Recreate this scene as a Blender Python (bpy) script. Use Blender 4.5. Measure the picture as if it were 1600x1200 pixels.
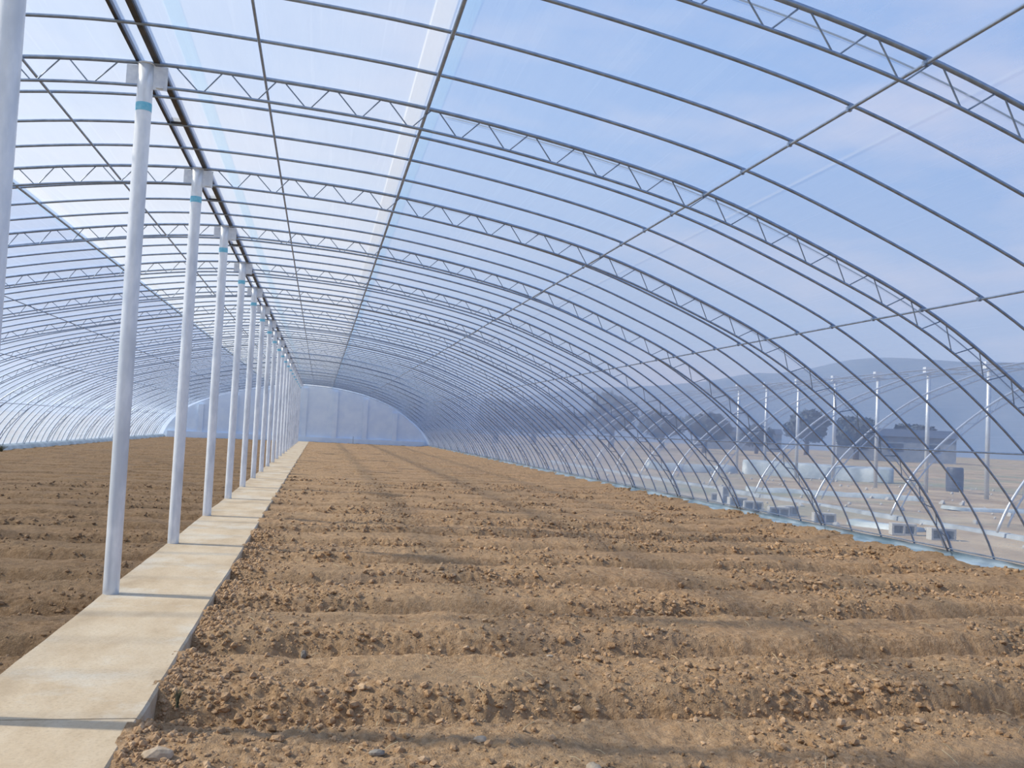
import bpy, math, random
import numpy as np
from mathutils import Matrix, Vector

random.seed(7)
rng = np.random.default_rng(11)
C = bpy.context.scene.collection
for o in list(bpy.data.objects):
    bpy.data.objects.remove(o)

# ------------------------------------------------------------------ camera
F_PX, YAW, PITCH, ROLL, CAM_H = 1474.4, 0.1981, 0.0515, 0.0482, 1.3234
def cam_axes():
    cy, sy = math.cos(YAW), math.sin(YAW)
    f = Vector((sy*math.cos(PITCH), cy*math.cos(PITCH), math.sin(PITCH)))
    r = Vector((cy, -sy, 0)); u = r.cross(f)
    cr, sr = math.cos(ROLL), math.sin(ROLL)
    return cr*r + sr*u, -sr*r + cr*u, f
_r, _u, _f = cam_axes()
cd = bpy.data.cameras.new('camera'); cam = bpy.data.objects.new('camera', cd); C.objects.link(cam)
M = Matrix(((_r.x, _u.x, -_f.x), (_r.y, _u.y, -_f.y), (_r.z, _u.z, -_f.z))).to_4x4()
M.translation = Vector((0, 0, CAM_H)); cam.matrix_world = M
cd.sensor_width = 36; cd.sensor_fit = 'HORIZONTAL'; cd.lens = F_PX/1600*36
cd.clip_start = 0.05; cd.clip_end = 3000
cd.dof.use_dof = True; cd.dof.focus_distance = 7.0; cd.dof.aperture_fstop = 8.0
bpy.context.scene.camera = cam

# ------------------------------------------------------------------ sky, sun, exposure
SUN_EL, SUN_AZ = math.radians(38.5), math.atan2(-1.0, 0.18)       # azimuth from +Y, negative = to the left
SUN_DIR = Vector((math.sin(SUN_AZ)*math.cos(SUN_EL), math.cos(SUN_AZ)*math.cos(SUN_EL), math.sin(SUN_EL)))
SUN_STRENGTH, SKY_STRENGTH, EXPOSURE = 5.2, 0.95, 0.1

world = bpy.data.worlds.new('sky'); bpy.context.scene.world = world; world.use_nodes = True
nt = world.node_tree; nt.nodes.clear()
def N(nt, typ, **kw):
    n = nt.nodes.new(typ)
    for k, v in kw.items():
        if hasattr(n, k): setattr(n, k, v)
    return n
def L(nt, a, b): nt.links.new(a, b)
def mathn(nt, op, a, b=None, c=None, clamp=False):
    n = nt.nodes.new('ShaderNodeMath'); n.operation = op; n.use_clamp = clamp
    for i, v in enumerate((a, b, c)):
        if v is None: continue
        if isinstance(v, (int, float)): n.inputs[i].default_value = v
        else: nt.links.new(v, n.inputs[i])
    return n.outputs[0]
def ramp(nt, fac, stops, interp='LINEAR'):
    n = nt.nodes.new('ShaderNodeValToRGB'); n.color_ramp.interpolation = interp
    e = n.color_ramp.elements
    while len(e) < len(stops): e.new(0.5)
    for k, (p, c) in enumerate(stops):
        e[k].position = p
        e[k].color = (c, c, c, 1) if isinstance(c, (int, float)) else (*c, 1)
    if fac is not None: nt.links.new(fac, n.inputs[0])
    return n.outputs[0]
def mixc(nt, fac, a, b, mode='MIX'):
    n = nt.nodes.new('ShaderNodeMix'); n.data_type = 'RGBA'; n.blend_type = mode
    if isinstance(fac, (int, float)): n.inputs[0].default_value = fac
    else: nt.links.new(fac, n.inputs[0])
    for i, v in ((6, a), (7, b)):
        if isinstance(v, (tuple, list)): n.inputs[i].default_value = (*v, 1)
        else: nt.links.new(v, n.inputs[i])
    return n.outputs[2]

tc = N(nt, 'ShaderNodeTexCoord')
nrm = N(nt, 'ShaderNodeVectorMath', operation='NORMALIZE'); L(nt, tc.outputs['Generated'], nrm.inputs[0])
sep = N(nt, 'ShaderNodeSeparateXYZ'); L(nt, nrm.outputs[0], sep.inputs[0])
grad = ramp(nt, mathn(nt, 'MAXIMUM', sep.outputs[2], 0.0),
            [(0.0, (0.58, 0.64, 0.78)), (0.10, (0.50, 0.60, 0.82)), (0.30, (0.27, 0.44, 0.80)), (0.6, (0.17, 0.34, 0.74)), (1.0, (0.12, 0.26, 0.66))])
dot = N(nt, 'ShaderNodeVectorMath', operation='DOT_PRODUCT'); L(nt, nrm.outputs[0], dot.inputs[0]); dot.inputs[1].default_value = SUN_DIR
glow = mathn(nt, 'POWER', mathn(nt, 'MULTIPLY_ADD', dot.outputs['Value'], 0.5, 0.5, clamp=True), 5.0)
g1 = mixc(nt, mathn(nt, 'MULTIPLY', glow, 0.75), grad, (1.15, 1.2, 1.3))
mp = N(nt, 'ShaderNodeMapping'); mp.inputs['Scale'].default_value = (1.0, 1.0, 3.2); L(nt, nrm.outputs[0], mp.inputs[0])
nz = N(nt, 'ShaderNodeTexNoise'); nz.inputs['Scale'].default_value = 3.3; nz.inputs['Detail'].default_value = 6; nz.inputs['Roughness'].default_value = .55
L(nt, mp.outputs[0], nz.inputs[0])
cl = mathn(nt, 'MULTIPLY', ramp(nt, nz.outputs[0], [(0.50, 0.0), (0.78, 1.0)]), ramp(nt, sep.outputs[2], [(0.0, 0.9), (0.25, 0.8), (0.6, 0.25)]))
g2 = mixc(nt, cl, g1, (0.80, 0.74, 0.84))
bg = N(nt, 'ShaderNodeBackground'); L(nt, g2, bg.inputs[0]); bg.inputs[1].default_value = SKY_STRENGTH
wo = N(nt, 'ShaderNodeOutputWorld'); L(nt, bg.outputs[0], wo.inputs[0])

sd = bpy.data.lights.new('sun', 'SUN'); so = bpy.data.objects.new('sun', sd); C.objects.link(so)
sd.energy = SUN_STRENGTH; sd.angle = math.radians(2.3); sd.color = (1.0, 0.90, 0.75)
so.rotation_euler = SUN_DIR.to_track_quat('Z', 'Y').to_euler()
vs = bpy.context.scene.view_settings
bpy.context.scene.display_settings.display_device = 'sRGB'
vs.view_transform = 'Standard'; vs.look = 'None'; vs.exposure = EXPOSURE; vs.gamma = 1; vs.use_curve_mapping = False

# ------------------------------------------------------------------ layout constants (metres)
BAY, Y0, YEND = 3.0, 7.443, 69.0
XP = -1.436                                       # the row of posts under the ridge
ARCH = [(-10.72, -.35), (-10.62, 0.05), (-10.4, .62), (-9.8, 1.42), (-9.1, 1.98), (-7.9, 2.62), (-6.6, 3.06), (-5.4, 3.36), (-4.2, 3.62),
        (-3.0, 3.83), (-2.2, 3.935), (-1.44, 3.985), (-.65, 3.97), (.63, 3.89), (2.01, 3.68), (3.07, 3.44), (3.96, 3.13), (5.16, 2.62),
        (6.0, 2.09), (6.47, 1.72), (6.83, 1.40), (7.17, 1.06), (7.5, .63), (7.7, .27), (7.79, .05), (7.86, -.2)]
def resample(pts, n, smooth=0):
    p = np.array(pts, float)
    out = []
    for i in range(len(p)-1):                      # Catmull-Rom
        a, b, c, d = p[max(i-1, 0)], p[i], p[i+1], p[min(i+2, len(p)-1)]
        for t in np.linspace(0, 1, 12, endpoint=False):
            out.append(.5*((2*b)+(-a+c)*t+(2*a-5*b+4*c-d)*t*t+(-a+3*b-3*c+d)*t**3))
    out.append(p[-1]); o = np.array(out)
    s = np.r_[0, np.cumsum(np.linalg.norm(np.diff(o, axis=0), axis=1))]
    q = np.linspace(0, s[-1], n)
    o = np.stack([np.interp(q, s, o[:, k]) for k in range(p.shape[1])], 1)
    for _ in range(smooth):
        o[1:-1] = .25*o[:-2]+.5*o[1:-1]+.25*o[2:]
    return o
arch = resample(ARCH, 121, 4)
def normals2(p):                                    # inward (downward) normals of the arch polyline
    t = np.gradient(p, axis=0); t /= np.linalg.norm(t, axis=1)[:, None]
    return np.stack([t[:, 1], -t[:, 0]], 1)
anorm = normals2(arch)
def arch_off(d): return arch + anorm*(np.asarray(d)[:, None] if np.ndim(d) else d)   # positive = inward
def arch_at_ratio(ratio, p=None):
    """point of the arch where X/(Z-camera height) equals ratio"""
    p = arch if p is None else p
    if abs(ratio) > 30: f = p[:, 0]/ratio - (p[:, 1]-CAM_H)
    else: f = p[:, 0] - ratio*(p[:, 1]-CAM_H)
    for i in range(len(p)-1):
        if p[i, 1] > .8 and f[i]*f[i+1] <= 0 and (p[i, 0]*ratio > 0 or abs(p[i, 0]) < 1.2):
            t = f[i]/(f[i]-f[i+1]); return p[i]+(p[i+1]-p[i])*t
    raise ValueError(ratio)
def arch_z(x, d=0):
    p = arch_off(d); return float(np.interp(x, p[:, 0], p[:, 1]))

# ------------------------------------------------------------------ materials
def newmat(name):
    m = bpy.data.materials.new(name); m.use_nodes = True; m.node_tree.nodes.clear(); return m, m.node_tree
def objco(nt, scale=(1, 1, 1)):
    g = N(nt, 'ShaderNodeNewGeometry'); mp = N(nt, 'ShaderNodeMapping'); mp.inputs['Scale'].default_value = scale
    L(nt, g.outputs['Position'], mp.inputs[0]); return mp.outputs[0]
def noise(nt, vec, scale, detail=4, rough=.55):
    n = N(nt, 'ShaderNodeTexNoise'); n.inputs['Scale'].default_value = scale; n.inputs['Detail'].default_value = detail
    n.inputs['Roughness'].default_value = rough; L(nt, vec, n.inputs[0]); return n.outputs[0]
def princ(name, c1, c2, nscale=8, rough=.6, metal=0, bump=0, bscale=60, cscale=(1, 1, 1), lo=.35, hi=.65, c3=None):
    m, nt = newmat(name); v = objco(nt, cscale)
    col = ramp(nt, noise(nt, v, nscale), [(lo, c1), (hi, c2)])
    if c3: col = mixc(nt, ramp(nt, noise(nt, v, nscale*.23, 3), [(.5, 0.), (.68, 1.)]), col, c3)
    b = N(nt, 'ShaderNodeBsdfPrincipled'); L(nt, col, b.inputs['Base Color'])
    b.inputs['Roughness'].default_value = rough; b.inputs['Metallic'].default_value = metal
    if bump:
        bp = N(nt, 'ShaderNodeBump'); bp.inputs['Strength'].default_value = 1; bp.inputs['Distance'].default_value = bump
        L(nt, noise(nt, v, bscale, 5, .65), bp.inputs['Height']); L(nt, bp.outputs[0], b.inputs['Normal'])
    o = N(nt, 'ShaderNodeOutputMaterial'); L(nt, b.outputs[0], o.inputs[0]); return m

M_STEEL = princ('hoop_steel', (.25, .32, .43), (.36, .44, .56), 14, .36, .6)
M_ROD = princ('web_steel', (.20, .26, .34), (.28, .34, .43), 14, .45, .5)
M_POLE = princ('galvanised_pole', (.74, .79, .85), (.86, .90, .94), 22, .33, .25, .0006, 90, (1, 1, .35), c3=(.62, .67, .73))
M_PLATE = princ('galvanised_plate', (.66, .70, .76), (.80, .84, .88), 18, .45, .4, .0005, 70)
M_RIDGE = princ('ridge_steel', (.030, .034, .036), (.075, .06, .05), 9, .6, .2)
M_TAPE = princ('blue_tape', (.15, .55, .75), (.28, .66, .84), 30, .5)
M_ENDWALL = princ('painted_wall', (.66, .76, .88), (.74, .83, .92), 1.6, .8, 0, .004, 12)
M_BLOCK = princ('concrete_block', (.33, .33, .31), (.44, .43, .40), 30, .9, 0, .002, 120)
M_STRIP = princ('pale_footing', (.15, .17, .18), (.31, .345, .37), 1.6, .7, 0, .01, 14)
M_SHEET = princ('pale_sheet', (.26, .31, .32), (.44, .49, .50), 1.5, .45, 0, .02, 7)
M_WHITE = princ('white_tube', (.46, .50, .55), (.56, .60, .64), 5, .36, .45)
M_DARK = princ('dark_plastic', (.03, .04, .06), (.06, .07, .10), 6, .5)
M_HAZY_HILL = princ('hill', (.13, .18, .26), (.17, .215, .29), .02, .95, 0, 0, 1, (1, 1, 1))  # distance haze is painted into this pale bluish base colour
M_TREE = princ('tree_leaf', (.035, .055, .075), (.065, .085, .10), .8, .9)
M_TRUNK = princ('bark', (.06, .05, .04), (.10, .08, .06), 8, .9)
M_STONE = princ('stone', (.36, .27, .18), (.52, .41, .29), 26, .85, 0, .003, 60)
M_ROCKG = princ('grey_stone', (.17, .15, .125), (.26, .23, .19), 26, .85, 0, .003, 60)
M_STRAW = princ('straw', (.48, .38, .22), (.62, .50, .30), 26, .8)
M_WEED = princ('dry_weed', (.05, .06, .035), (.12, .11, .06), 20, .9)
M_SHED = princ('shed', (.16, .19, .24), (.24, .27, .32), 1.2, .8)
M_YARD = princ('yard_ground', (.24, .165, .085), (.42, .32, .19), .9, .95, 0, .05, 5, (.6, .6, 1), c3=(.20, .20, .11))

def film(name, trans, streak, tint, glossy=.5, scat=(.86, .91, 1.0)):
    """thin plastic film: clear transmission falls with the slanted path through it, the rest is scattered"""
    m, nt = newmat(name)
    g = N(nt, 'ShaderNodeNewGeometry')
    d = N(nt, 'ShaderNodeVectorMath', operation='DOT_PRODUCT'); L(nt, g.outputs['Incoming'], d.inputs[0]); L(nt, g.outputs['True Normal'], d.inputs[1])
    cosv = mathn(nt, 'MAXIMUM', mathn(nt, 'ABSOLUTE', d.outputs['Value']), .07)
    v1 = objco(nt, (1.0, .12, 1.0)); v2 = objco(nt, (.35, .35, .35))
    n1 = noise(nt, v1, 4.5, 5, .6); n2 = noise(nt, v2, 1.6, 3)
    v3 = objco(nt, (1.0, .018, 1.0)); n3 = ramp(nt, noise(nt, v3, 16, 2, .5), [(.60, 0.), (.66, 1.)])
    dens = mathn(nt, 'ADD', 1.0, mathn(nt, 'MULTIPLY', mathn(nt, 'ADD', mathn(nt, 'SUBTRACT', n1, .5), mathn(nt, 'SUBTRACT', n2, .5)), streak*2))
    dens = mathn(nt, 'ADD', dens, mathn(nt, 'MULTIPLY', n3, streak*.5))
    dens = mathn(nt, 'MAXIMUM', dens, .2)
    T = mathn(nt, 'POWER', trans, mathn(nt, 'DIVIDE', dens, cosv))
    tr = N(nt, 'ShaderNodeBsdfTransparent'); tr.inputs[0].default_value = (*tint, 1)
    tl = N(nt, 'ShaderNodeBsdfTranslucent'); tl.inputs[0].default_value = (*scat, 1)
    df = N(nt, 'ShaderNodeBsdfDiffuse'); df.inputs[0].default_value = (*scat, 1)
    sc = N(nt, 'ShaderNodeMixShader'); sc.inputs[0].default_value = .35; L(nt, tl.outputs[0], sc.inputs[1]); L(nt, df.outputs[0], sc.inputs[2])
    mx = N(nt, 'ShaderNodeMixShader'); L(nt, T, mx.inputs[0]); L(nt, sc.outputs[0], mx.inputs[1]); L(nt, tr.outputs[0], mx.inputs[2])
    gl = N(nt, 'ShaderNodeBsdfGlossy'); gl.inputs['Roughness'].default_value = .22; gl.inputs[0].default_value = (1, 1, 1, 1)
    bp = N(nt, 'ShaderNodeBump'); bp.inputs['Distance'].default_value = .02; bp.inputs['Strength'].default_value = 1
    L(nt, noise(nt, v1, 5, 4), bp.inputs['Height']); L(nt, bp.outputs[0], gl.inputs['Normal'])
    fr = N(nt, 'ShaderNodeFresnel'); fr.inputs[0].default_value = 1.35
    # Fresnel node sees the back face as leaving a denser medium; use a Schlick curve on |cos| instead
    sch = mathn(nt, 'MULTIPLY_ADD', mathn(nt, 'POWER', mathn(nt, 'SUBTRACT', 1.0, cosv), 5.0), .9, .04)
    m2 = N(nt, 'ShaderNodeMixShader'); L(nt, mathn(nt, 'MULTIPLY', sch, glossy), m2.inputs[0]); L(nt, mx.outputs[0], m2.inputs[1]); L(nt, gl.outputs[0], m2.inputs[2])
    nt.nodes.remove(fr)
    o = N(nt, 'ShaderNodeOutputMaterial'); L(nt, m2.outputs[0], o.inputs[0]); return m
M_FILM = film('clear_film', .84, .24, (.95, .98, 1.0), scat=(.66, .83, 1.0))
M_FILM_L = film('left_film', .80, .36, (.91, .96, 1.0), glossy=.8, scat=(.62, .77, 1.0))
M_FILM_C = film('double_film', .77, .22, (.95, .98, 1.0), scat=(.86, .95, 1.0))
M_HEM = film('film_hem', .86, .1, (.86, .95, 1.0), scat=(.62, .86, 1.0))
M_HEMW = film('white_hem', .66, .1, (.97, .99, 1.0), scat=(.97, .97, .97))
M_SEAM = film('film_seam', .84, .1, (.97, .99, 1.0))
M_SKIRT = princ('film_skirt', (.15, .235, .31), (.36, .46, .55), 5, .35, 0, .02, 9, (1, .35, 1))

def soil_mat(name='tilled_soil', k=1.0):
    m, nt = newmat(name); v = objco(nt)
    a = noise(nt, v, 1.1, 5, .6); b = noise(nt, v, 22, 6, .7); c = noise(nt, v, 90, 4, .6)
    col = ramp(nt, b, [(.28, (.25, .145, .072)), (.5, (.46, .295, .165)), (.72, (.64, .44, .27))])
    col = mixc(nt, ramp(nt, a, [(.42, 0.), (.66, .55)]), col, (.45, .31, .185))
    col = mixc(nt, ramp(nt, noise(nt, objco(nt, (.5, 1, 1)), .9, 4), [(.58, 0.), (.70, .6)]), col, (.33, .235, .16))
    col = mixc(nt, ramp(nt, c, [(.66, 0.), (.74, .7)]), col, (.74, .56, .38))
    col = mixc(nt, 1.0, col, (k, k*.985, k*.95), 'MULTIPLY')
    p = N(nt, 'ShaderNodeBsdfPrincipled'); L(nt, col, p.inputs['Base Color']); p.inputs['Roughness'].default_value = .95
    p.inputs['Specular IOR Level'].default_value = .15
    h = mathn(nt, 'ADD', mathn(nt, 'MULTIPLY', noise(nt, v, 34, 5, .7), .7), mathn(nt, 'MULTIPLY', c, .3))
    bp = N(nt, 'ShaderNodeBump'); bp.inputs['Distance'].default_value = .032; bp.inputs['Strength'].default_value = 1
    L(nt, h, bp.inputs['Height']); L(nt, bp.outputs[0], p.inputs['Normal'])
    o = N(nt, 'ShaderNodeOutputMaterial'); L(nt, p.outputs[0], o.inputs[0]); return m
M_SOIL = soil_mat(k=.90); M_SOIL_DARK = soil_mat('dark_tilled_soil', .56)  # second one: darker copy of the soil, for the field left of the path
def clod_mat(name='soil_clod', k=1.0):
    m, nt = newmat(name); v = objco(nt)
    col = ramp(nt, noise(nt, v, 13, 3), [(.3, (.26, .16, .085)), (.52, (.46, .30, .175)), (.75, (.64, .46, .30))])
    col = mixc(nt, 1.0, col, (k, k*.985, k*.95), 'MULTIPLY')
    p = N(nt, 'ShaderNodeBsdfPrincipled'); L(nt, col, p.inputs['Base Color']); p.inputs['Roughness'].default_value = .95
    p.inputs['Specular IOR Level'].default_value = .15
    bp = N(nt, 'ShaderNodeBump'); bp.inputs['Distance'].default_value = .006; L(nt, noise(nt, v, 110, 3), bp.inputs['Height']); L(nt, bp.outputs[0], p.inputs['Normal'])
    o = N(nt, 'ShaderNodeOutputMaterial'); L(nt, p.outputs[0], o.inputs[0]); return m
M_CLOD = clod_mat(k=.92); M_CLOD_DARK = clod_mat('dark_clod', .62)  # second one: darker clods to go with the left field
def slab_mat():
    m, nt = newmat('path_concrete'); v = objco(nt, (1, .45, 1)); v2 = objco(nt)
    col = ramp(nt, noise(nt, v, 2.6, 6, .65), [(.3, (.44, .325, .20)), (.5, (.55, .43, .285)), (.7, (.62, .51, .36))])
    col = mixc(nt, ramp(nt, noise(nt, v2, 1.1, 5, .7), [(.52, 0.), (.66, .8)]), col, (.61, .55, .44))
    col = mixc(nt, ramp(nt, noise(nt, v2, 55, 5), [(.52, 0.), (.72, .55)]), col, (.37, .28, .18))
    p = N(nt, 'ShaderNodeBsdfPrincipled'); L(nt, col, p.inputs['Base Color']); p.inputs['Roughness'].default_value = .85
    p.inputs['Specular IOR Level'].default_value = .25
    bp = N(nt, 'ShaderNodeBump'); bp.inputs['Distance'].default_value = .003; L(nt, noise(nt, v2, 28, 6), bp.inputs['Height']); L(nt, bp.outputs[0], p.inputs['Normal'])
    o = N(nt, 'ShaderNodeOutputMaterial'); L(nt, p.outputs[0], o.inputs[0]); return m
M_SLAB = slab_mat()

# ------------------------------------------------------------------ mesh helpers
def mesh_np(name, V, F, mat, smooth=True):
    """V (n,3); F list of index tuples or (m,k) array"""
    me = bpy.data.meshes.new(name)
    V = np.asarray(V, np.float32)
    if isinstance(F, np.ndarray):
        m, k = F.shape
        me.vertices.add(len(V)); me.vertices.foreach_set('co', V.ravel())
        me.loops.add(m*k); me.loops.foreach_set('vertex_index', F.astype(np.int32).ravel())
        me.polygons.add(m); me.polygons.foreach_set('loop_start', np.arange(0, m*k, k, dtype=np.int32))
        me.update(calc_edges=True)
    else:
        me.from_pydata(V.tolist(), [], [tuple(int(i) for i in f) for f in F])
    me.polygons.foreach_set('use_smooth', np.full(len(me.polygons), smooth, bool))
    me.materials.append(mat); me.update()
    return me
def obj(name, me, parent=None, loc=(0, 0, 0), label=None, cat=None, group=None, kind=None):
    o = bpy.data.objects.new(name, me); C.objects.link(o); o.location = loc
    if parent is not None: o.parent = parent
    tag(o, label, cat, group, kind); return o
def tag(o, label=None, cat=None, group=None, kind=None):
    if label: o['label'] = label
    if cat: o['category'] = cat
    if group: o['group'] = group
    if kind: o['kind'] = kind
def empty(name, loc=(0, 0, 0), **k):
    o = bpy.data.objects.new(name, None); C.objects.link(o); o.location = loc; o.empty_display_size = .1
    tag(o, **k); return o
class MB:
    def __init__(s): s.V = []; s.F = []; s.n = 0
    def add(s, V, F):
        s.V += [tuple(v) for v in V]; s.F += [tuple(i+s.n for i in f) for f in F]; s.n = len(s.V)
    def tube(s, P, r, k=6, cap=True):
        P = np.asarray(P, float); n = len(P)
        T = np.gradient(P, axis=0); T /= np.linalg.norm(T, axis=1)[:, None]
        ref = np.array([0, 1., 0]) if abs(T[0, 1]) < .9 else np.array([0, 0, 1.])
        r = np.full(n, r) if np.ndim(r) == 0 else np.asarray(r)
        V = []
        for i in range(n):
            a = np.cross(T[i], ref); a /= np.linalg.norm(a); b = np.cross(T[i], a)
            for j in range(k):
                t = 2*math.pi*j/k; V.append(P[i]+r[i]*(math.cos(t)*a+math.sin(t)*b))
        F = [(i*k+j, i*k+(j+1) % k, (i+1)*k+(j+1) % k, (i+1)*k+j) for i in range(n-1) for j in range(k)]
        if cap: F += [tuple(range(k))[::-1], tuple((n-1)*k+j for j in range(k))]
        s.add(V, F); return s
    def box(s, c, d, rz=0, taper=1.0):
        c = np.array(c, float); x, y, z = [q/2 for q in d]
        cs, sn = math.cos(rz), math.sin(rz); V = []
        for zz in (-z, z):
            t = taper if zz > 0 else 1
            for xx, yy in ((-x, -y), (x, -y), (x, y), (-x, y)):
                V.append((c[0]+(xx*cs-yy*sn)*t, c[1]+(xx*sn+yy*cs)*t, c[2]+zz))
        s.add(V, [(3, 2, 1, 0), (4, 5, 6, 7), (0, 1, 5, 4), (1, 2, 6, 5), (2, 3, 7, 6), (3, 0, 4, 7)]); return s
    def mesh(s, name, mat, smooth=False): return mesh_np(name, s.V, s.F, mat, smooth)
def vnoise(x, y, seed=0):
    """smooth value noise, vectorised"""
    xi = np.floor(x).astype(np.int64); yi = np.floor(y).astype(np.int64); fx = x-xi; fy = y-yi
    fx = fx*fx*(3-2*fx); fy = fy*fy*(3-2*fy)
    def h(a, b):
        n = (a*374761393 + b*668265263 + seed*1442695041) & 0x7fffffff
        n = ((n ^ (n >> 13))*1274126177) & 0x7fffffff
        n = (n ^ (n >> 16)) & 0xffff
        return n/65535.0
    a, b, c, d = h(xi, yi), h(xi+1, yi), h(xi, yi+1), h(xi+1, yi+1)
    return (a+(b-a)*fx)*(1-fy)+(c+(d-c)*fx)*fy
def fbm(x, y, s, o=4, seed=0, g=.5):
    t = 0; a = 1; w = 0
    for k in range(o): t = t+a*(vnoise(x*s*2**k, y*s*2**k, seed+k*7)-.5); w += a; a *= g
    return t/w*2
def sstep(a, b, x): t = np.clip((x-a)/(b-a), 0, 1); return t*t*(3-2*t)

# ------------------------------------------------------------------ SOIL
PER, FUR0 = 1.27, 4.66                                # furrow pitch and the first furrow bottom
PX0, PX1 = -1.50, -.705                               # path edges
def path_edge(y): return PX1 + .012*fbm(y, y*0, 2.0, 3, 5)
def soil_h(X, V):
    """returns world Y and Z for unwarped row coordinate V"""
    wob = .09*fbm(X, V, .32, 3, 3) + .04*fbm(X, V, 1.7, 2, 9)
    k = np.abs(((V-FUR0)/PER + .5) % 1 - .5)*PER        # distance to the furrow line
    w = .32 + .08*fbm(X, V, .7, 2, 21)
    prof = sstep(.03, w, k)
    amp = .23*(1+.18*fbm(X, V, .45, 2, 33))*(1-.85*sstep(6.7, 7.5, X))
    dpath = np.where(X > -1.1, X-PX1, PX0-X)
    z = -amp*(1-prof) - .012
    z += .030*fbm(X, V, 2.2, 3, 41) + .018*fbm(X, V, 8, 3, 51)
    rough = np.clip(.35+1.1*vnoise(X*1.3, V*1.9, 61)-.35*prof, 0.15, 1.3)
    b = np.abs(fbm(X, V, 17, 3, 71)); z += rough*(.036*(.35-b)) + rough*.015*fbm(X, V, 34, 2, 81)
    z += (.004*prof-.06*(1-prof))*np.exp(-np.clip(dpath, 0, 9)/.10)
    Y = V + wob*sstep(0, .5, dpath)*1.0
    return Y, z
def soil_patch(xs, vs_, ztrend=None):
    X, V = np.meshgrid(xs, vs_); Y, Z = soil_h(X, V)
    if ztrend is not None: Z = Z+ztrend(X, Y)
    return X, Y, Z
def emit_patch(X, Y, Z, name, parent, **k):
    mat = M_SOIL if X.mean() > -1 else M_SOIL_DARK
    nr, nc = X.shape
    Vt = np.stack([X, Y, Z], -1).reshape(-1, 3)
    idx = np.arange(nr*nc).reshape(nr, nc)
    F = np.stack([idx[:-1, :-1], idx[:-1, 1:], idx[1:, 1:], idx[1:, :-1]], -1).reshape(-1, 4)
    return obj(name, mesh_np(name, Vt, F, mat), parent, **k)
def rows(y0, y1, mn, g):
    out = [y0]
    while out[-1] < y1: out.append(out[-1]+max(mn, g*out[-1]))
    out[-1] = y1; return np.array(out)

floor = empty('floor', (0, 0, 0), kind='structure')
base = MB(); base.add([(-10.9, -4, -.32), (8.0, -4, -.32), (8.0, YEND, -.32), (-10.9, YEND, -.32)], [(0, 1, 2, 3)])
obj('subsoil', base.mesh('subsoil', M_SOIL), floor)
def rtrend(X, Y): return .0*X + .07*sstep(7.0, 7.7, X)
def ltrend(X, Y): return -.02 - .06*sstep(-4, -10, X)
def bed_side(x0, x1, vstart, ridge_name, nfine, ncoarse, trend, mn, g, vsplit):
    v = vstart
    k0 = math.floor((vstart-FUR0)/PER)
    edges = [FUR0+PER*k for k in range(k0+1, k0+60) if FUR0+PER*k < vsplit]
    bounds = [vstart]+edges
    nx = nfine
    for a, b in zip(bounds[:-1], bounds[1:]):
        X, Y, Z = soil_patch(np.linspace(x0, x1, nx), rows(a, b, mn, g), trend)
        emit_patch(X, Y, Z, ridge_name, floor)
    b = bounds[-1]
    X, Y, Z = soil_patch(np.linspace(x0, x1, ncoarse), rows(b-.02, YEND-.15, .05, g*1.15), trend)
    o = emit_patch(X, Y, Z, 'far_'+ridge_name+'s', floor); o['kind'] = 'stuff'
bed_side(PX1-.03, 7.83, 2.12, 'soil_ridge', 640, 300, rtrend, .0145, .0032, 15.0)
bed_side(-10.68, PX0+.03, 2.12, 'soil_ridge', 430, 240, ltrend, .024, .0042, 15.0)

# clods -------------------------------------------------------------
def ico():
    t = (1+5**.5)/2
    v = np.array([(-1, t, 0), (1, t, 0), (-1, -t, 0), (1, -t, 0), (0, -1, t), (0, 1, t), (0, -1, -t), (0, 1, -t), (t, 0, -1), (t, 0, 1), (-t, 0, -1), (-t, 0, 1)], float)
    f = np.array([(0, 11, 5), (0, 5, 1), (0, 1, 7), (0, 7, 10), (0, 10, 11), (1, 5, 9), (5, 11, 4), (11, 10, 2), (10, 7, 6), (7, 1, 8), (3, 9, 4), (3, 4, 2), (3, 2, 6), (3, 6, 8), (3, 8, 9), (4, 9, 5), (2, 4, 11), (6, 2, 10), (8, 6, 7), (9, 8, 1)])
    return v/np.linalg.norm(v[0]), f
IV, IF = ico()
def ico_sub():
    V = IV.tolist(); cache = {}; F = []
    def mid(a, b):
        k = (min(a, b), max(a, b))
        if k not in cache:
            p = np.array(V[a])+np.array(V[b]); V.append((p/np.linalg.norm(p)).tolist()); cache[k] = len(V)-1
        return cache[k]
    for a, b, c in IF:
        ab, bc, ca = mid(a, b), mid(b, c), mid(c, a); F += [(a, ab, ca), (b, bc, ab), (c, ca, bc), (ab, bc, ca)]
    return np.array(V), np.array(F)
IV1, IF1 = ico_sub()
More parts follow.
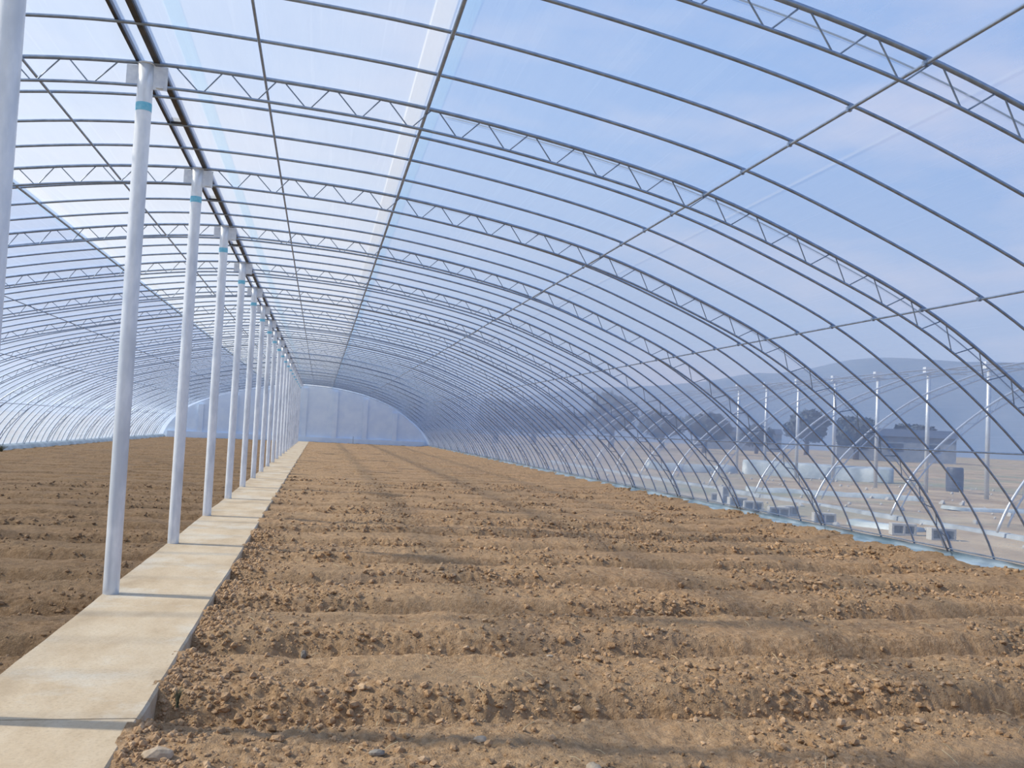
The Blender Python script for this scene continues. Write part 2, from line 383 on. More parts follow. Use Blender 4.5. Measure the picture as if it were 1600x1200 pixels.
def clods(name, n, x0, x1, y0, y1, smin, smax, power, trend, fan=None, keep=None):
    X = rng.uniform(x0, x1, n*3); V = y0+(y1-y0)*rng.random(n*3)**1.25
    dens = vnoise(X*1.3, V*1.9, 61)
    k = np.abs(((V-FUR0)/PER + .5) % 1 - .5)*PER
    ph = (((V-FUR0)/PER) % 1)                          # 0..0.5 = slope that rises away from the camera
    facing = np.exp(-((ph-.14)/.13)**2)
    pr = np.clip((dens-.30)*1.9, .04, 1)*(.30+.9*facing)
    m = rng.random(len(X)) < pr
    if fan: m &= fan(X, V)
    X, V = X[m][:n], V[m][:n]; n = len(X)
    Y, Z = soil_h(X, V); Z = Z+trend(X, Y)
    S = smin*(smax/smin)**(rng.random(n)**power)
    jit = 1+rng.uniform(-.28, .28, (n, 12, 1))
    ang = rng.uniform(0, 2*math.pi, n); ca, sa = np.cos(ang), np.sin(ang)
    P = IV[None]*jit*(1+rng.uniform(-.3, .3, (n, 1, 3)))
    x = P[..., 0]*ca[:, None]-P[..., 1]*sa[:, None]; y = P[..., 0]*sa[:, None]+P[..., 1]*ca[:, None]; z = P[..., 2]*.8
    P = np.stack([x, y, z], -1)*S[:, None, None]*.5
    P[..., 0] += X[:, None]; P[..., 1] += Y[:, None]; P[..., 2] += (Z+S*.14)[:, None]
    F = (IF[None]+12*np.arange(n)[:, None, None]).reshape(-1, 3)
    o = obj(name, mesh_np(name, P.reshape(-1, 3), F, M_CLOD if x0 > -2 else M_CLOD_DARK, False), floor, kind='stuff'); return o
fanR = lambda X, V: X < .95*V+.5
fanL = lambda X, V: X > -.42*V-1.2
clods('soil_clods', 36000, PX1+.01, 7.6, 3.0, 8.5, .009, .055, 4.0, rtrend, fanR)
clods('soil_clods', 20000, PX1+.01, 7.7, 8.0, 24, .016, .07, 2.2, rtrend, fanR)
clods('soil_clods', 10000, -9, PX0-.01, 4.0, 20, .016, .06, 2.4, ltrend, fanL)
# crumbs heaped along the path edge
def edge_clods(n):
    V = rng.uniform(3.2, 12, n); X = PX1+.015+rng.exponential(.14, n)
    Y, Z = soil_h(X, V); S = .010*(4.6)**(rng.random(n)**3.0)
    P = IV[None]*(1+rng.uniform(-.28, .28, (n, 12, 1)))*S[:, None, None]*.5
    P[..., 0] += X[:, None]; P[..., 1] += Y[:, None]; P[..., 2] += (Z+S*.16)[:, None]
    F = (IF[None]+12*np.arange(n)[:, None, None]).reshape(-1, 3)
    obj('soil_clods', mesh_np('soil_clods', P.reshape(-1, 3), F, M_CLOD, False), floor, kind='stuff')
edge_clods(5500)

# ------------------------------------------------------------------ PATH
path = empty('concrete_path', (0, 0, 0), kind='structure')
def slab(ya, yb, first=False):
    n = max(4, int((yb-ya)/.12)); ys = np.linspace(ya+.006, yb-.006, n)
    eR = PX1 + .014*fbm(ys, ys*0+3, 1.3, 4, 5); eL = PX0 + .012*fbm(ys, ys*0+9, 1.3, 4, 15)
    zt = .004*fbm(ys, ys*0+4, .5, 2, 25)
    prof = []
    for y, a, b, z in zip(ys, eL, eR, zt):
        prof.append([(a, y, -.30), (a, y, z-.012), (a+.012, y, z), (b-.012, y, z), (b, y, z-.012), (b, y, -.30)])
    V = [p for r in prof for p in r]; F = []
    for i in range(n-1):
        for j in range(5): F.append((i*6+j, i*6+j+1, (i+1)*6+j+1, (i+1)*6+j))
    F += [(5, 4, 3, 2, 1, 0), tuple((n-1)*6+j for j in range(6))]
    F = [f[::-1] for f in F]
    return obj('slab', mesh_np('slab', V, F, M_SLAB, False), path)
yj = [2.1]+[Y0-.02+BAY*k for k in range(-1, 21)]+[YEND-.15]
for a, b in zip(yj[:-1], yj[1:]): slab(a, b)

# ------------------------------------------------------------------ WALLS of film, end wall
def strip_film(name, p, mat, ya=-4.0, yb=YEND, kind='structure', **k):
    ys = np.linspace(ya, yb, 60); n = len(p)
    V = [(a, y, b) for y in ys for a, b in p]
    F = np.array([(i*n+j, i*n+j+1, (i+1)*n+j+1, (i+1)*n+j) for i in range(len(ys)-1) for j in range(n-1)])
    return obj(name, mesh_np(name, V, F, mat), None, kind=kind, **k)
outer = arch_off(-.019)
P = {nm: arch_at_ratio(r, arch_off(.03)) for nm, r in dict(P1=-.216, P2=.273, L1=-.895, L2=-1.399, L3=-2.83, L4=-5.825, L5=-59.3).items()}
for nm, X in dict(P3=3.07, P4=5.16, P5=6.83).items():
    q = arch_off(.03); P[nm] = np.array([X, np.interp(X, q[:, 0], q[:, 1])])
xl, xr = P['L2'][0], P['P2'][0]
mR = outer[:, 0] >= xr; mL = outer[:, 0] <= xl; mC = ~(mR | mL)
def seg(m, ex0=None, ex1=None):
    p = outer[m]
    z = lambda x: (x, float(np.interp(x, outer[:, 0], outer[:, 1])))
    l = [tuple(q) for q in p]
    if ex0 is not None: l = [z(ex0)]+l
    if ex1 is not None: l = l+[z(ex1)]
    return l
strip_film('wall_right', seg(mR, xr), M_FILM)
strip_film('wall_left', seg(mL, None, xl), M_FILM_L)
strip_film('ceiling', seg(mC, xl, xr), M_FILM_C)

# solid end wall with pilasters and plinth
wall = empty('wall_back', (0, YEND, 0), kind='structure')
def endwall():
    q = outer[outer[:, 1] > -.25]
    V = []; F = []
    n = len(q)
    for y in (0.0, .24):
        V += [(a, y, -.3) for a, _ in q]+[(a, y, b+.01) for a, b in q]
    for i in range(n-1):
        F.append((i, i+1, n+i+1, n+i)); F.append((2*n+i+1, 2*n+i, 3*n+i, 3*n+i+1)); F.append((n+i, n+i+1, 3*n+i+1, 3*n+i))
    return mesh_np('wall_panel', V, F, M_ENDWALL, False)
obj('wall_panel', endwall(), wall)
for x in (-8.2, -5.9, -3.6, -1.15, 1.0, 3.15, 5.3):
    zt = arch_z(x, .12); b = MB(); b.box((x, -.07, zt/2-.12), (.34, .14, zt+.1)); obj('pilaster', b.mesh('pilaster', M_ENDWALL), wall)
b = MB(); b.box((-1.4, -.09, .08), (17.9, .18, .52)); obj('plinth', b.mesh('plinth', M_ENDWALL), wall)

# film hems and the roll along the vents
def long_tube(name, x, z, r, mat, ya=-3.9, yb=YEND-.02, k=6, sag=0, **kw):
    e = empty(name, (x, ya, z), **kw); return e
def lengthwise(name, x, z, r, mat, label, cat, group=None, ya=-3.9, yb=YEND-.25, k=8, n=40):
    b = MB(); ys = np.linspace(0, yb-ya, n); b.tube([(0, y, 0) for y in ys], r, k)
    me = b.mesh(name, mat, True); return obj(name, me, None, (x, ya, z), label, cat, group)
def hem(name, x0, x1, mat, label):
    q = arch_off(-.026); xs = np.linspace(x0, x1, 4)
    p = [(x, float(np.interp(x, q[:, 0], q[:, 1]))) for x in xs]
    o = strip_film(name, p, mat, kind=None); tag(o, label, 'film edge'); return o
hem('film_hem', xr+.015, xr+.115, M_HEM, 'pale blue overlapping film edge beside the purlin where the milky roof sheet ends')
hem('film_hem', xl-.115, xl-.015, M_HEM, 'pale blue film edge beside the purlin where the milky sheet ends past the posts')
hem('film_hem', -1.16, -1.05, M_HEM, 'faint cyan doubled film fold running close beside the dark ridge beam')
sx = arch_at_ratio(1.74, arch)[0]
hem('film_seam', sx-.012, sx+.012, M_SEAM, 'faint welded seam line across the clear sky-side film between two purlins')
hem('film_hem', xr-.15, xr-.02, M_HEMW, 'bright white doubled film strip on the ridge side of the blue-edged purlin')
hem('film_hem', xl+.02, xl+.15, M_HEMW, 'bright white doubled film strip beside the purlin past the row of posts')

# ------------------------------------------------------------------ HOOPS AND TRUSSES
inner_off = np.interp(arch[:, 1], [0.0, .4, 1.2, 2.0, 9], [.045, .07, .13, .175, .178])
inner = arch_off(inner_off)
def along(p, off=0, y=0): return [(a, y, b) for a, b in p]
hoop_me = MB().tube(along(arch), .0135, 6).mesh('hoop', M_STEEL, True)
outer_chord_me = MB().tube(along(arch), .0165, 8).mesh('outer_chord', M_STEEL, True)
inner_chord_me = MB().tube(along(inner[2:-2]), .0125, 6).mesh('inner_chord', M_STEEL, True)
# web bars, one mesh per bar, shared by every truss
s = np.r_[0, np.cumsum(np.linalg.norm(np.diff(arch, axis=0), axis=1))]
s_ridge = float(np.interp(XP, arch[:, 0], s))
def on(p, t): return np.array([np.interp(t, s, p[:, 0]), np.interp(t, s, p[:, 1])])
bars = []
PIT = .405
for side in (1, -1):
    t = .20
    while True:
        a, m, c = [s_ridge+side*q for q in (t, t+PIT/2-.02, t+PIT)]
        if min(c, a) < .45 or max(c, a) > s[-1]-.45: break
        A, Bm, Cc = on(arch, a), on(inner, m), on(arch, c-side*.05); B2 = on(inner, m+side*.035)
        bars.append((A, Bm)); bars.append((B2, Cc)); t += PIT
bar_meshes = [MB().tube([(A[0], 0, A[1]), (B_[0], 0, B_[1])], .0055, 5, False).mesh('web_bar', M_ROD, True) for A, B_ in bars]
w = MB()
for A, B_ in bars: w.tube([(A[0], 0, A[1]), (B_[0], 0, B_[1])], .0055, 4, False)
web_me = w.mesh('web_bars', M_ROD, True)
ORD = ['zeroth', 'first', 'second', 'third', 'fourth', 'fifth', 'sixth', 'seventh', 'eighth', 'ninth', 'tenth', 'eleventh', 'twelfth', 'thirteenth',
       'fourteenth', 'fifteenth', 'sixteenth', 'seventeenth', 'eighteenth', 'nineteenth', 'twentieth', 'twenty-first', 'twenty-second', 'twenty-third']
truss_label = {
    0: 'lattice roof truss crossing the top corner of the picture, only its sky side in view',
    1: 'lattice roof truss over the tallest whole post, second post from the camera',
    2: 'lattice roof truss over the third post counted from the camera'}
NT = 21
for n in range(-1, NT):
    y = Y0+BAY*(n-1)
    if n < 0: lab = 'lattice roof truss overhead between the camera and the cut-off post'
    else: lab = truss_label.get(n, 'lattice roof truss over the %s post counted from the camera' % ORD[n+1])
    t = empty('roof_truss', (0, y, 0), label=lab, cat='roof truss', group='lattice trusses, one over each post')
    obj('outer_chord', outer_chord_me, t); obj('inner_chord', inner_chord_me, t)
    if -1 < n <= 4:
        for me in bar_meshes: obj('web_bar', me, t)
    else: obj('web_bars', web_me, t, kind='stuff')
    for j in (1, 2, 3):
        yy = y+.75*j
        if yy > YEND-.3: continue
        if n < 0: where = 'before the truss in the top corner'
        elif n == 0: where = 'between the first and second posts from the camera'
        else: where = 'between the %s and %s posts from the camera' % (ORD[n+1], ORD[n+2])
        obj('roof_hoop', hoop_me, None, (0, yy, 0), '%s of three plain thin hoops %s' % (ORD[j], where), 'roof hoop', 'plain steel hoops between the trusses')

# purlins
names = [('P1', 'thin steel purlin on the path side, next to the ridge beam'), ('P2', 'steel purlin along the blue film edge where the milky roof sheet ends'),
         ('P3', 'steel purlin crossing the blue sky diagonally through the top corner'), ('P4', 'steel purlin halfway down the sky side, over the cloud'),
         ('P5', 'level steel purlin low on the clear film wall at head height'), ('L1', 'thin steel purlin just past the post row, passing behind the posts'),
         ('L2', 'steel purlin past the posts where the milky sheet ends and blue film begins'),
         ('L3', 'steel purlin halfway down the blue film on the far side of the posts'), ('L4', 'steel purlin low on the bluish film past the posts'),
         ('L5', 'lowest level steel purlin on the bluish film past the posts')]
clip_b = MB().box((0, 0, .010), (.022, .045, .020)); clip_b.box((0, 0, -.008), (.026, .024, .010)); clip_me = clip_b.mesh('clip', M_STEEL)
q1 = arch_off(.028)
for nm, lab in names:
    x, z = P[nm]
    r = {'P1': .011, 'P2': .015, 'L1': .011, 'L2': .014, 'P3': .0105}.get(nm, .0095)
    o = lengthwise('purlin', x, z, r, M_STEEL, lab, 'purlin', 'purlins running the length of the greenhouse')
    if nm in ('P2', 'P3', 'P4'):
        for k in range(-4, 20):
            cpx = obj('clip', clip_me, o, (0, Y0+.75*k+3.9, 0))

# film press ropes outside, one by each truss
qp = arch_off(-.036); qp = qp[(qp[:, 0] > .7) & (qp[:, 1] > .1)]
rope_me = MB().tube(along(qp), .006, 5).mesh('press_rope', M_ROD, True)
for n in range(0, 8):
    y = Y0+BAY*(n-1)+.19
    obj('press_rope', rope_me, None, (0, y, 0), 'thin rope pressing on the film beside the truss over the %s post from the camera' % ORD[n+1], 'rope', 'ropes over the film beside the trusses')

# ridge beam: two dark rails with short crossbars
rb = empty('ridge_beam', (XP, -3.9, 3.99), label='dark double-rail ridge beam running over the tops of the posts', cat='ridge beam')
LEN = YEND-.25+3.9
obj('rail', MB().box((-.072, LEN/2, .020), (.022, LEN, .045)).mesh('rail', M_RIDGE), rb)
obj('rail', MB().box((.070, LEN/2, .016), (.042, LEN, .050)).mesh('rail', M_RIDGE), rb, label='broader rail on the path side')
cb = MB().box((0, 0, .02), (.10, .05, .05)).mesh('crossbar', M_RIDGE)
for k in range(-2, 21): obj('crossbar', cb, rb, (0, Y0+BAY*k+.0+1.5*0+.75*2+3.9, 0))

# ------------------------------------------------------------------ POSTS
TOPZ = 3.965
pole_me = MB().tube([(0, 0, z) for z in np.linspace(-.12, TOPZ, 24)], .0575, 20).mesh('tube', M_POLE, True)
col_me = MB().tube([(0, 0, -.02), (0, 0, .006), (0, 0, .02)], [.078, .074, .059], 18).mesh('foot_collar', M_PLATE, True)
tape_b = MB(); tape_b.tube([(0, 0, 3.605), (0, 0, 3.62), (0, 0, 3.655), (0, 0, 3.668)], [.0582, .0592, .0592, .0582], 20, False); tape_me = tape_b.mesh('tape_band', M_TAPE, True)
cap_me = MB().tube([(0, 0, TOPZ), (0, 0, TOPZ+.012)], .061, 18).mesh('cap', M_PLATE, True)
pl = MB().box((-.098, 0, 3.875), (.082, .006, .165)).mesh('bracket_plate', M_PLATE)
pr = MB().box((.108, -.012, 3.868), (.104, .006, .180)); pr.box((.108, -.022, 3.80), (.05, .014, .020)); pr = pr.mesh('bracket_plate', M_PLATE)
for n in range(0, NT):
    y = Y0+BAY*(n-1)
    lab = {0: 'galvanised steel post cut off by the picture edge, closest to the camera',
           1: 'tallest whole galvanised post, its foot on the path edge'}.get(n, 'galvanised steel post, %s along the path counted from the camera' % ORD[n+1])
    e = empty('steel_post', (XP, y, 0), label=lab, cat='post', group='row of steel posts along the path')
    obj('tube', pole_me, e); obj('tape_band', tape_me, e); obj('cap', cap_me, e)
    obj('bracket_plate', pl, e); obj('bracket_plate', pr, e)
    # lean of the posts: a hair out of plumb
    e.rotation_euler = (0, random.uniform(-.002, .002), 0)

# ------------------------------------------------------------------ FOOT of the clear wall: skirt film, rails
sk = MB()
ys = np.linspace(-3, YEND-.2, 400); prof = [(7.715, .13), (7.74, .10), (7.745, .07), (7.70, .055), (7.655, .04), (7.64, -.05)]
VV = []
for y in ys:
    wv = .012*float(fbm(np.array([y]), np.array([0.]), 1.7, 3, 91)[0])
    for a, b_ in prof: VV.append((a+wv*(1+2*(7.75-a)), y, b_+wv*.7))
nn = len(prof)
FF = np.array([(i*nn+j, i*nn+j+1, (i+1)*nn+j+1, (i+1)*nn+j) for i in range(len(ys)-1) for j in range(nn-1)])
obj('film_skirt', mesh_np('film_skirt', VV, FF, M_SKIRT), None, label='pale blue crumpled film skirt lying along the foot of the clear wall', cat='film skirt')
lengthwise('base_rail', 7.70, .155, .008, M_ROD, 'thin dark rail low along the foot of the clear film wall', 'rail')
sl = MB()
prof = [(-10.64, .10), (-10.56, .06), (-10.48, .03), (-10.40, -.10)]
VV = [(a+.02*float(fbm(np.array([y]), np.array([3.]), 1.3, 3, 92)[0]), y, b_) for y in ys for a, b_ in prof]
nn = 4; FF = np.array([(i*nn+j, i*nn+j+1, (i+1)*nn+j+1, (i+1)*nn+j) for i in range(len(ys)-1) for j in range(nn-1)])
obj('film_skirt', mesh_np('film_skirt', VV, FF, M_SHEET), None, label='whitish film skirt along the soil edge on the far side of the posts', cat='film skirt')

# ------------------------------------------------------------------ OUTSIDE
def yardmesh():
    xs = np.r_[np.linspace(7.9, 30, 60), np.linspace(31, 160, 40), [300, 700]]; ysv = np.r_[np.linspace(-20, 60, 90), np.linspace(62, 300, 40), [500, 1200]]
    X, Y = np.meshgrid(xs, ysv); Z = -.05+.07*fbm(X, Y, .5, 4, 101)*sstep(8.2, 9.5, X)
    return X, Y, Z
def plain(X, Y, Z, name, mat, **k):
    nr, nc = X.shape; idx = np.arange(nr*nc).reshape(nr, nc)
    F = np.stack([idx[:-1, :-1], idx[:-1, 1:], idx[1:, 1:], idx[1:, :-1]], -1).reshape(-1, 4)
    return obj(name, mesh_np(name, np.stack([X, Y, Z], -1).reshape(-1, 3), F, mat), None, **k)
yard = plain(*yardmesh(), 'ground', M_YARD, kind='structure')
X, Y = np.meshgrid(np.r_[-700, -300, -100, -30, -10.75], np.r_[-300, -50, 0, 20, 40, 70, 150, 400, 1200]); plain(X, Y, -.12+0*X, 'ground', M_YARD, kind='structure')
X, Y = np.meshgrid(np.r_[-10.8, 0, 8.0], np.r_[YEND+.3, 100, 400, 1200]); plain(X, Y, -.10+0*X, 'ground', M_YARD, kind='structure')
X, Y = np.meshgrid(np.r_[-10.8, 0, 8.0, 700], np.r_[-300, -50, -20.]); plain(X, Y, -.12+0*X, 'ground', M_YARD, kind='structure')
X, Y = np.meshgrid(np.r_[-10.8, 0, 8.0], np.r_[-20., -10, 2.2]); plain(X, Y, -.14+0*X, 'ground', M_YARD, kind='structure')

# hills: a ring of ridges
az = np.radians(np.linspace(-180, 180, 361)); R0 = 620
hgt = np.degrees(0) + np.array([2.5+2.9*float(sstep(5, 36, np.degrees(a))) + .55*float(fbm(np.array([a*9]), np.array([2.]), 1, 4, 111)[0]) for a in az])
rings = [(470, 0.0), (520, .30), (560, .62), (600, .88), (640, 1.0), (760, .7), (900, 0)]
V = []
for R, fz in rings:
    for i, a in enumerate(az):
        h = math.tan(math.radians(hgt[i]))*640*fz*(1+.25*(1-fz)*float(fbm(np.array([a*24]), np.array([R*.02]), 1, 3, 121)[0]))
        V.append((math.sin(a)*R, math.cos(a)*R, -3+h))
n = len(az); F = np.array([(i*n+j, i*n+j+1, (i+1)*n+j+1, (i+1)*n+j) for i in range(len(rings)-1) for j in range(n-1)])
obj('hills', mesh_np('hills', V, F, M_HAZY_HILL), None, kind='structure')

# the neighbouring greenhouse, still a bare frame of trusses on posts
NX = 11.18
m2 = resample([(NX+(7.80-a), b_) for a, b_ in ARCH[::-1] if XP+.12 < a < 7.80] , 60, 2)
m2 = m2[np.argsort(m2[:, 0])]
n2 = normals2(m2); in2 = m2+n2*.15
nb_outer = MB().tube(along(m2), .024, 8).mesh('outer_chord', M_WHITE, True)
nb_inner = MB().tube(along(in2[1:]), .016, 6).mesh('inner_chord', M_WHITE, True)
wb = MB(); s2 = np.r_[0, np.cumsum(np.linalg.norm(np.diff(m2, axis=0), axis=1))]
def on2(p, t): return np.array([np.interp(t, s2, p[:, 0]), np.interp(t, s2, p[:, 1])])
t_ = .5
while t_ < s2[-1]-.5:
    A, B_, C_ = on2(m2, t_), on2(in2, t_+.25), on2(m2, t_+.5)
    wb.tube([(A[0], 0, A[1]), (B_[0], 0, B_[1])], .005, 4, False); wb.tube([(B_[0], 0, B_[1]), (C_[0], 0, C_[1])], .005, 4, False); t_ += .5
nb_web = wb.mesh('web_bars', M_WHITE, True)
PXN = NX+(7.80-XP)
nb_post = MB().tube([(0, 0, -.3), (0, 0, 2), (0, 0, 4.25)], .07, 12).mesh('tube', M_WHITE, True)
nb_plate = MB().box((0, 0, 4.15), (.34, .16, .22)).mesh('bracket_plate', M_PLATE)
for k in range(12):
    y = 11+3*k-.05
    if k == 0: lab = 'white bent half truss outside the film, first of the bare frame next door'
    else: lab = 'white bent half truss outside, %s from the camera in the bare frame next door' % ORD[k+1]
    e = empty('bare_truss', (0, y, 0), label=lab, cat='frame truss', group='white trusses of the unfinished greenhouse next door')
    obj('outer_chord', nb_outer, e); obj('inner_chord', nb_inner, e); obj('web_bars', nb_web, e, kind='stuff')
    lab = 'pale upright post outside, %s from the camera in the unfinished greenhouse' % ORD[k+1]
    e = empty('bare_post', (PXN, y, 0), label=lab, cat='post', group='upright posts of the unfinished greenhouse')
    obj('tube', nb_post, e); obj('bracket_plate', nb_plate, e)

def ground_strip(x0, x1, y0, y1, z, name, label, cat, mat, thick=.05, amp=.02, seed=0):
    d = Vector((x1-x0, y1-y0)); Ln = d.length; n = max(6, int(Ln/.25)); V = []; F = []
    nx = Vector((-d.y, d.x)).normalized()
    for i in range(n+1):
        t = i/n
        wv = amp*float(fbm(np.array([t*Ln]), np.array([seed*3.1]), 1.0, 4, 131+seed)[0])
        for u, zz in ((-.5, -.04), (-.42, thick*.8), (0, thick), (.42, thick*.8), (.5, -.04)):
            wd = cat_w[name]
            V.append((x0+d.x*t+nx.x*(u*wd+wv), y0+d.y*t+nx.y*(u*wd+wv), z+zz+abs(wv)*.8))
    for i in range(n):
        for j in range(4): F.append((i*5+j, (i+1)*5+j, (i+1)*5+j+1, i*5+j+1))
    F += [(0, 1, 2, 3, 4), tuple(n*5+j for j in (4, 3, 2, 1, 0))]
    return obj(name, mesh_np(name, V, F, mat), None, label=label, cat=cat)
cat_w = {'footing_strip': .20, 'plastic_sheet': .55, 'covered_bench': .9, 'film_scrap': .45}
ground_strip(11.42, 11.42, 5, 46, -.03, 'footing_strip', 'long pale footing strip outside, under the feet of the white bent trusses', 'footing', M_STRIP, .07, .015, 1)
ground_strip(9.75, 10.15, 15.9, 14.6, -.03, 'film_scrap', 'bright white scrap of film on the ground among the grey blocks', 'film scrap', M_SHEET, .06, .06, 2)
ground_strip(12.3, 16.8, 25.8, 24.0, -.03, 'plastic_sheet', 'pale plastic sheet spread on the ground between the bare trusses and posts', 'plastic sheet', M_SHEET, .10, .12, 3)
ground_strip(15.0, 17.4, 20.3, 20.6, -.03, 'plastic_sheet', 'smaller pale sheet on the ground near the foot of a bare post', 'plastic sheet', M_SHEET, .05, .10, 4)
ground_strip(18.9, 24.3, 40.0, 36.7, -.03, 'covered_bench', 'low pale green-white covered heap beyond the first bare posts', 'covered heap', M_SHEET, .62, .12, 5)
ground_strip(14.5, 18.5, 40.5, 39.8, -.03, 'plastic_sheet', 'far pale sheet lying behind the rows of bare trusses', 'plastic sheet', M_SHEET, .3, .25, 6)

# hollow concrete blocks
def block_mesh():
    b = MB(); Lx, Hy, Dz, t = .39, .19, .19, .032
    # block on its side: hollows face -Y
    for z in (-Dz/2+t/2, Dz/2-t/2): b.box((0, 0, z+Dz/2), (Lx, Hy, t))
    for x in (-Lx/2+t/2, 0, Lx/2-t/2): b.box((x, 0, Dz/2), (t, Hy, Dz-2*t))
    b.box((0, Hy/2-.012, Dz/2), (Lx-2*t, .02, Dz-2*t))
    return b.mesh('concrete_block', M_BLOCK)
bm_ = block_mesh()
blk = [(9.73, 13.38, .3, 'lone grey hollow block outside the film, closest one to the camera'), (9.50, 14.05, .2, 'grey hollow block standing just past the closest block'),
       (9.05, 15.75, .25, 'grey hollow block before the bright film scrap, its two holes facing in'), (9.16, 17.3, .9, 'grey block behind the bright film scrap, turned edgewise'),
       (8.75, 16.9, .3, 'grey hollow block close to the film beside the edgewise block'), (8.95, 18.4, .2, 'grey hollow block past the edgewise one along the film'),
       (9.1, 19.5, .4, 'grey hollow block second to last in the row outside'), (9.3, 20.9, .1, 'grey hollow block at the far end of the row outside'), ]
for x, y, a, lab in blk:
    o = obj('concrete_block', bm_, None, (x, y, -.05), lab, 'concrete block', 'hollow concrete blocks lying outside the film'); o.rotation_euler = (0, 0, a-.5)
# upright block stack
o = obj('concrete_block', bm_, None, (9.0, 20.2, -.05), 'grey hollow block standing on end behind the row outside', 'concrete block', 'hollow concrete blocks lying outside the film'); o.rotation_euler = (0, math.radians(90), .3); o.location.z = .14

def rock(name, x, y, z, s_, mat, label, cat='stone', sq=(1, 1, 1), seed=0, group=None):
    r = np.random.default_rng(seed); P_ = IV1*(1+r.uniform(-.16, .16, (len(IV1), 1)))*np.array(sq)*s_/2
    return obj(name, mesh_np(name, P_, IF1, mat, False), None, (x, y, z), label, cat, group)
def sz(x, v):
    Yw, Z = soil_h(np.array([x]), np.array([v])); return float(Yw[0]), float(Z[0])
stones = [(-.55, 3.95, .085, M_STONE, (1.5, .8, .7), 'large pale tan stone beside the path at the bottom of the picture'),
          (-.50, 4.55, .06, M_ROCKG, (1.1, .9, .8), 'rounded grey stone in the clods where the first furrow meets the path'),
          (-.02, 6.1, .05, M_ROCKG, (.7, .8, 1.3), 'small grey upright stone on the second ridge from the bottom near the path'),
          (.75, 4.1, .05, M_STONE, (1.2, 1, .7), 'pale tan stone in the bottom furrow a step away from the path'),
          (1.15, 3.75, .06, M_STONE, (1, 1.1, .7), 'rounded tan stone at the bottom of the picture, mid-field'),
          (1.40, 5.5, .03, M_STONE, (1.5, 1, .5), 'small whitish flat stone on the ridge in mid-field'),
          (.30, 3.9, .05, M_ROCKG, (1.3, 1, .6), 'flat grey stone in the dark bottom furrow near the path'),
          (-1.70, 5.75, .12, M_CLOD, (1.5, 1, .6), 'big brown clod leaning on the path edge before the first whole post'),
          (3.1, 9.3, .035, M_STONE, (1, 1, .8), 'tiny white stone on the mid-distance ridge')]
for i, (x, v, s_, m, sq, lab) in enumerate(stones):
    yw, z = sz(x, v); z += ltrend(np.array(float(x)), 0) if x < -1 else 0
    rock('stone' if m is not M_CLOD else 'soil_clod', x, yw, float(z)+s_*.18, s_, m, lab, 'stone' if m is not M_CLOD else 'clod', sq, 40+i)
# straw bits
st = MB()
for k in range(150):
    x = random.uniform(-.5, 5.5); v = random.uniform(3.6, 9.5); yw, z = sz(x, v); a = random.uniform(0, math.pi); l = random.uniform(.03, .10)
    dz = random.uniform(0, .03)
    st.tube([(x-math.cos(a)*l/2, yw-math.sin(a)*l/2, z+.014), (x, yw, z+.022+dz*.4), (x+math.cos(a)*l/2, yw+math.sin(a)*l/2, z+.016+dz)], .0016, 4)
obj('straw_bits', st.mesh('straw_bits', M_STRAW), None, label='loose straw bits scattered over the tilled ridges', cat='straw', kind='stuff')
# weeds
def weed(x, y, z, h, n, label, mat=M_WEED, spread=.5, seed=0):
    r = random.Random(seed); b = MB()
    for k in range(n):
        a = r.uniform(0, 2*math.pi); sp = r.uniform(.1, spread)*h; hh = h*r.uniform(.5, 1)
        P_ = [(r.uniform(-.03, .03)*h*3, r.uniform(-.03, .03)*h*3, -.03), (math.cos(a)*sp*.4, math.sin(a)*sp*.4, hh*.6), (math.cos(a)*sp, math.sin(a)*sp, hh)]
        b.tube(P_, [.010*h*2, .008*h*2, .002*h], 4)
    return obj('dry_weed', b.mesh('dry_weed', mat), None, (x, y, z), label, 'weed')
weed(-10.25, 33.9, -.1, .26, 60, 'dark dry weed clump at the far side against the bluish film', spread=1.0, seed=1)
yw, z = sz(-.62, 4.9); weed(-.60, 4.85, z, .09, 16, 'small green-grey weed tuft in the furrow beside the path', seed=2)
# stake by the end wall
b = MB(); b.tube([(0, 0, -.1), (0, 0, .55)], .02, 6); obj('marker_stake', b.mesh('marker_stake', M_ROD), None, (2.3, 66.5, -.02), 'thin dark stake standing before the end wall', 'stake')
# dark drum, sheds, trees, utility poles beyond
b = MB(); b.tube([(0, 0, 0), (0, 0, .05), (0, 0, .3), (0, 0, .6), (0, 0, .85), (0, 0, .9)], [.27, .29, .30, .30, .29, .27], 16)
obj('drum', b.mesh('drum', M_DARK, True), None, (22.6, 30.4, -.06), 'dark blue drum standing outside between two bare posts', 'drum')
def shed(x, y, w_, d_, h_, rz, label):
    e = empty('shed', (x, y, -.1), label=label, cat='building'); e.rotation_euler = (0, 0, rz)
    b = MB().box((0, 0, h_/2), (w_, d_, h_)); obj('wall', b.mesh('wall', M_SHED), e)
    r_ = MB(); r_.add([(-w_/2-.3, -d_/2-.3, h_), (w_/2+.3, -d_/2-.3, h_), (w_/2+.3, d_/2+.3, h_), (-w_/2-.3, d_/2+.3, h_), (-w_/2-.3, 0, h_+1.1), (w_/2+.3, 0, h_+1.1)],
                      [(0, 1, 5, 4), (2, 3, 4, 5), (0, 4, 3), (1, 2, 5), (3, 2, 1, 0)]); obj('roof', r_.mesh('roof', M_DARK), e)
    b = MB()
    for k in (-1, 0, 1): obj('window', MB().box((k*w_*.3, -d_/2-.02, h_*.58), (w_*.12, .06, h_*.3)).mesh('window', M_DARK), e)
shed(78, 118, 15, 7, 3.4, -.5, 'low dark shed far out below the hills beyond the bare posts')
shed(88, 190, 18, 7, 3.8, -.35, 'long dim building under the hills past the rows of bare trusses')
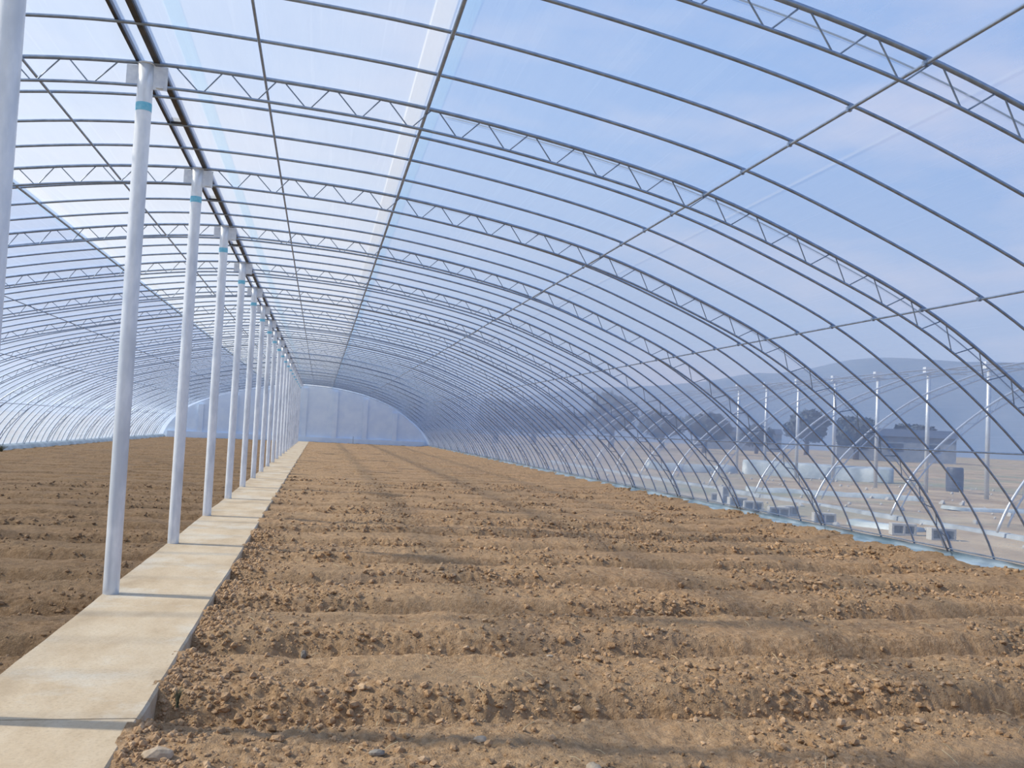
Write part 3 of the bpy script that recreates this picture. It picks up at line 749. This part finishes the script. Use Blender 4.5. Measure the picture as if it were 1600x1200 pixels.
def tree(x, y, h, w_, label, seed):
    r = np.random.default_rng(seed); e = empty('tree', (x, y, -.1), label=label, cat='tree', group='dark trees at the foot of the hills')
    b = MB(); b.tube([(0, 0, 0), (.1, 0, h*.3), (0, .1, h*.75)], [w_*.05, w_*.04, w_*.012], 7)
    for k in range(6):
        a = r.uniform(0, 6.3); b.tube([(0, 0, h*(.25+.07*k)), (math.cos(a)*w_*.3, math.sin(a)*w_*.3, h*(.45+.08*k))], [w_*.018, w_*.006], 5)
    obj('trunk', b.mesh('trunk', M_TRUNK, True), e)
    n = 1500; d = r.normal(size=(n, 3)); d /= np.linalg.norm(d, axis=1)[:, None]
    lob = r.normal(size=(14, 3)); lob /= np.linalg.norm(lob, axis=1)[:, None]
    rad = .55+.45*np.max(np.clip(d@lob.T, 0, 1)**6, axis=1)
    cpos = d*(rad*r.uniform(.55, 1, n)**.5)[:, None]*np.array([w_/2, w_/2, h*.38])+np.array([0, 0, h*.60])
    sz_ = r.uniform(.03, .07, n)*w_; a = r.normal(size=(n, 3)); a /= np.linalg.norm(a, axis=1)[:, None]; bb = np.cross(a, d); bb /= np.linalg.norm(bb, axis=1)[:, None]
    V = np.stack([cpos+a*sz_[:, None], cpos+bb*sz_[:, None]*.7, cpos-a*sz_[:, None], cpos-bb*sz_[:, None]*.7], 1).reshape(-1, 3)
    obj('foliage', mesh_np('foliage', V, np.arange(4*n).reshape(n, 4), M_TREE, False), e, kind='stuff')
tl_ = [(17.5, 8, 8), (15.2, 6.5, 8), (20.5, 7, 9), (23, 5.5, 7), (12.8, 6, 9), (28.8, 8, 9), (31.5, 6, 8), (26, 4.5, 6), (34.5, 6, 8), (10.5, 6, 8)]
for i, (a, h, w_) in enumerate(sorted(tl_)):
    D = 120+12*((i*7) % 5); aa = math.radians(a)
    tree(math.sin(aa)*D, math.cos(aa)*D, h, w_, 'dark tree below the hills, %s in the line counted from the end wall' % ORD[i+1], 200+i)

# rubble and mounds on the ground outside, in the strip before the bare frame
n = 900
xx = rng.uniform(8.2, 26, n); yy = rng.uniform(9, 44, n); S = .02*(9.0)**(rng.random(n)**3)
P_ = IV[None]*(1+rng.uniform(-.28, .28, (n, 12, 1)))*S[:, None, None]*.5
P_[..., 0] += xx[:, None]; P_[..., 1] += yy[:, None]; P_[..., 2] += -.03+.07*fbm(xx, yy, .5, 4, 101)[:, None]*sstep(8.2, 9.5, xx)[:, None]
F = (IF[None]+12*np.arange(n)[:, None, None]).reshape(-1, 3)
obj('rubble', mesh_np('rubble', P_.reshape(-1, 3), F, M_BLOCK, False), yard, kind='stuff')
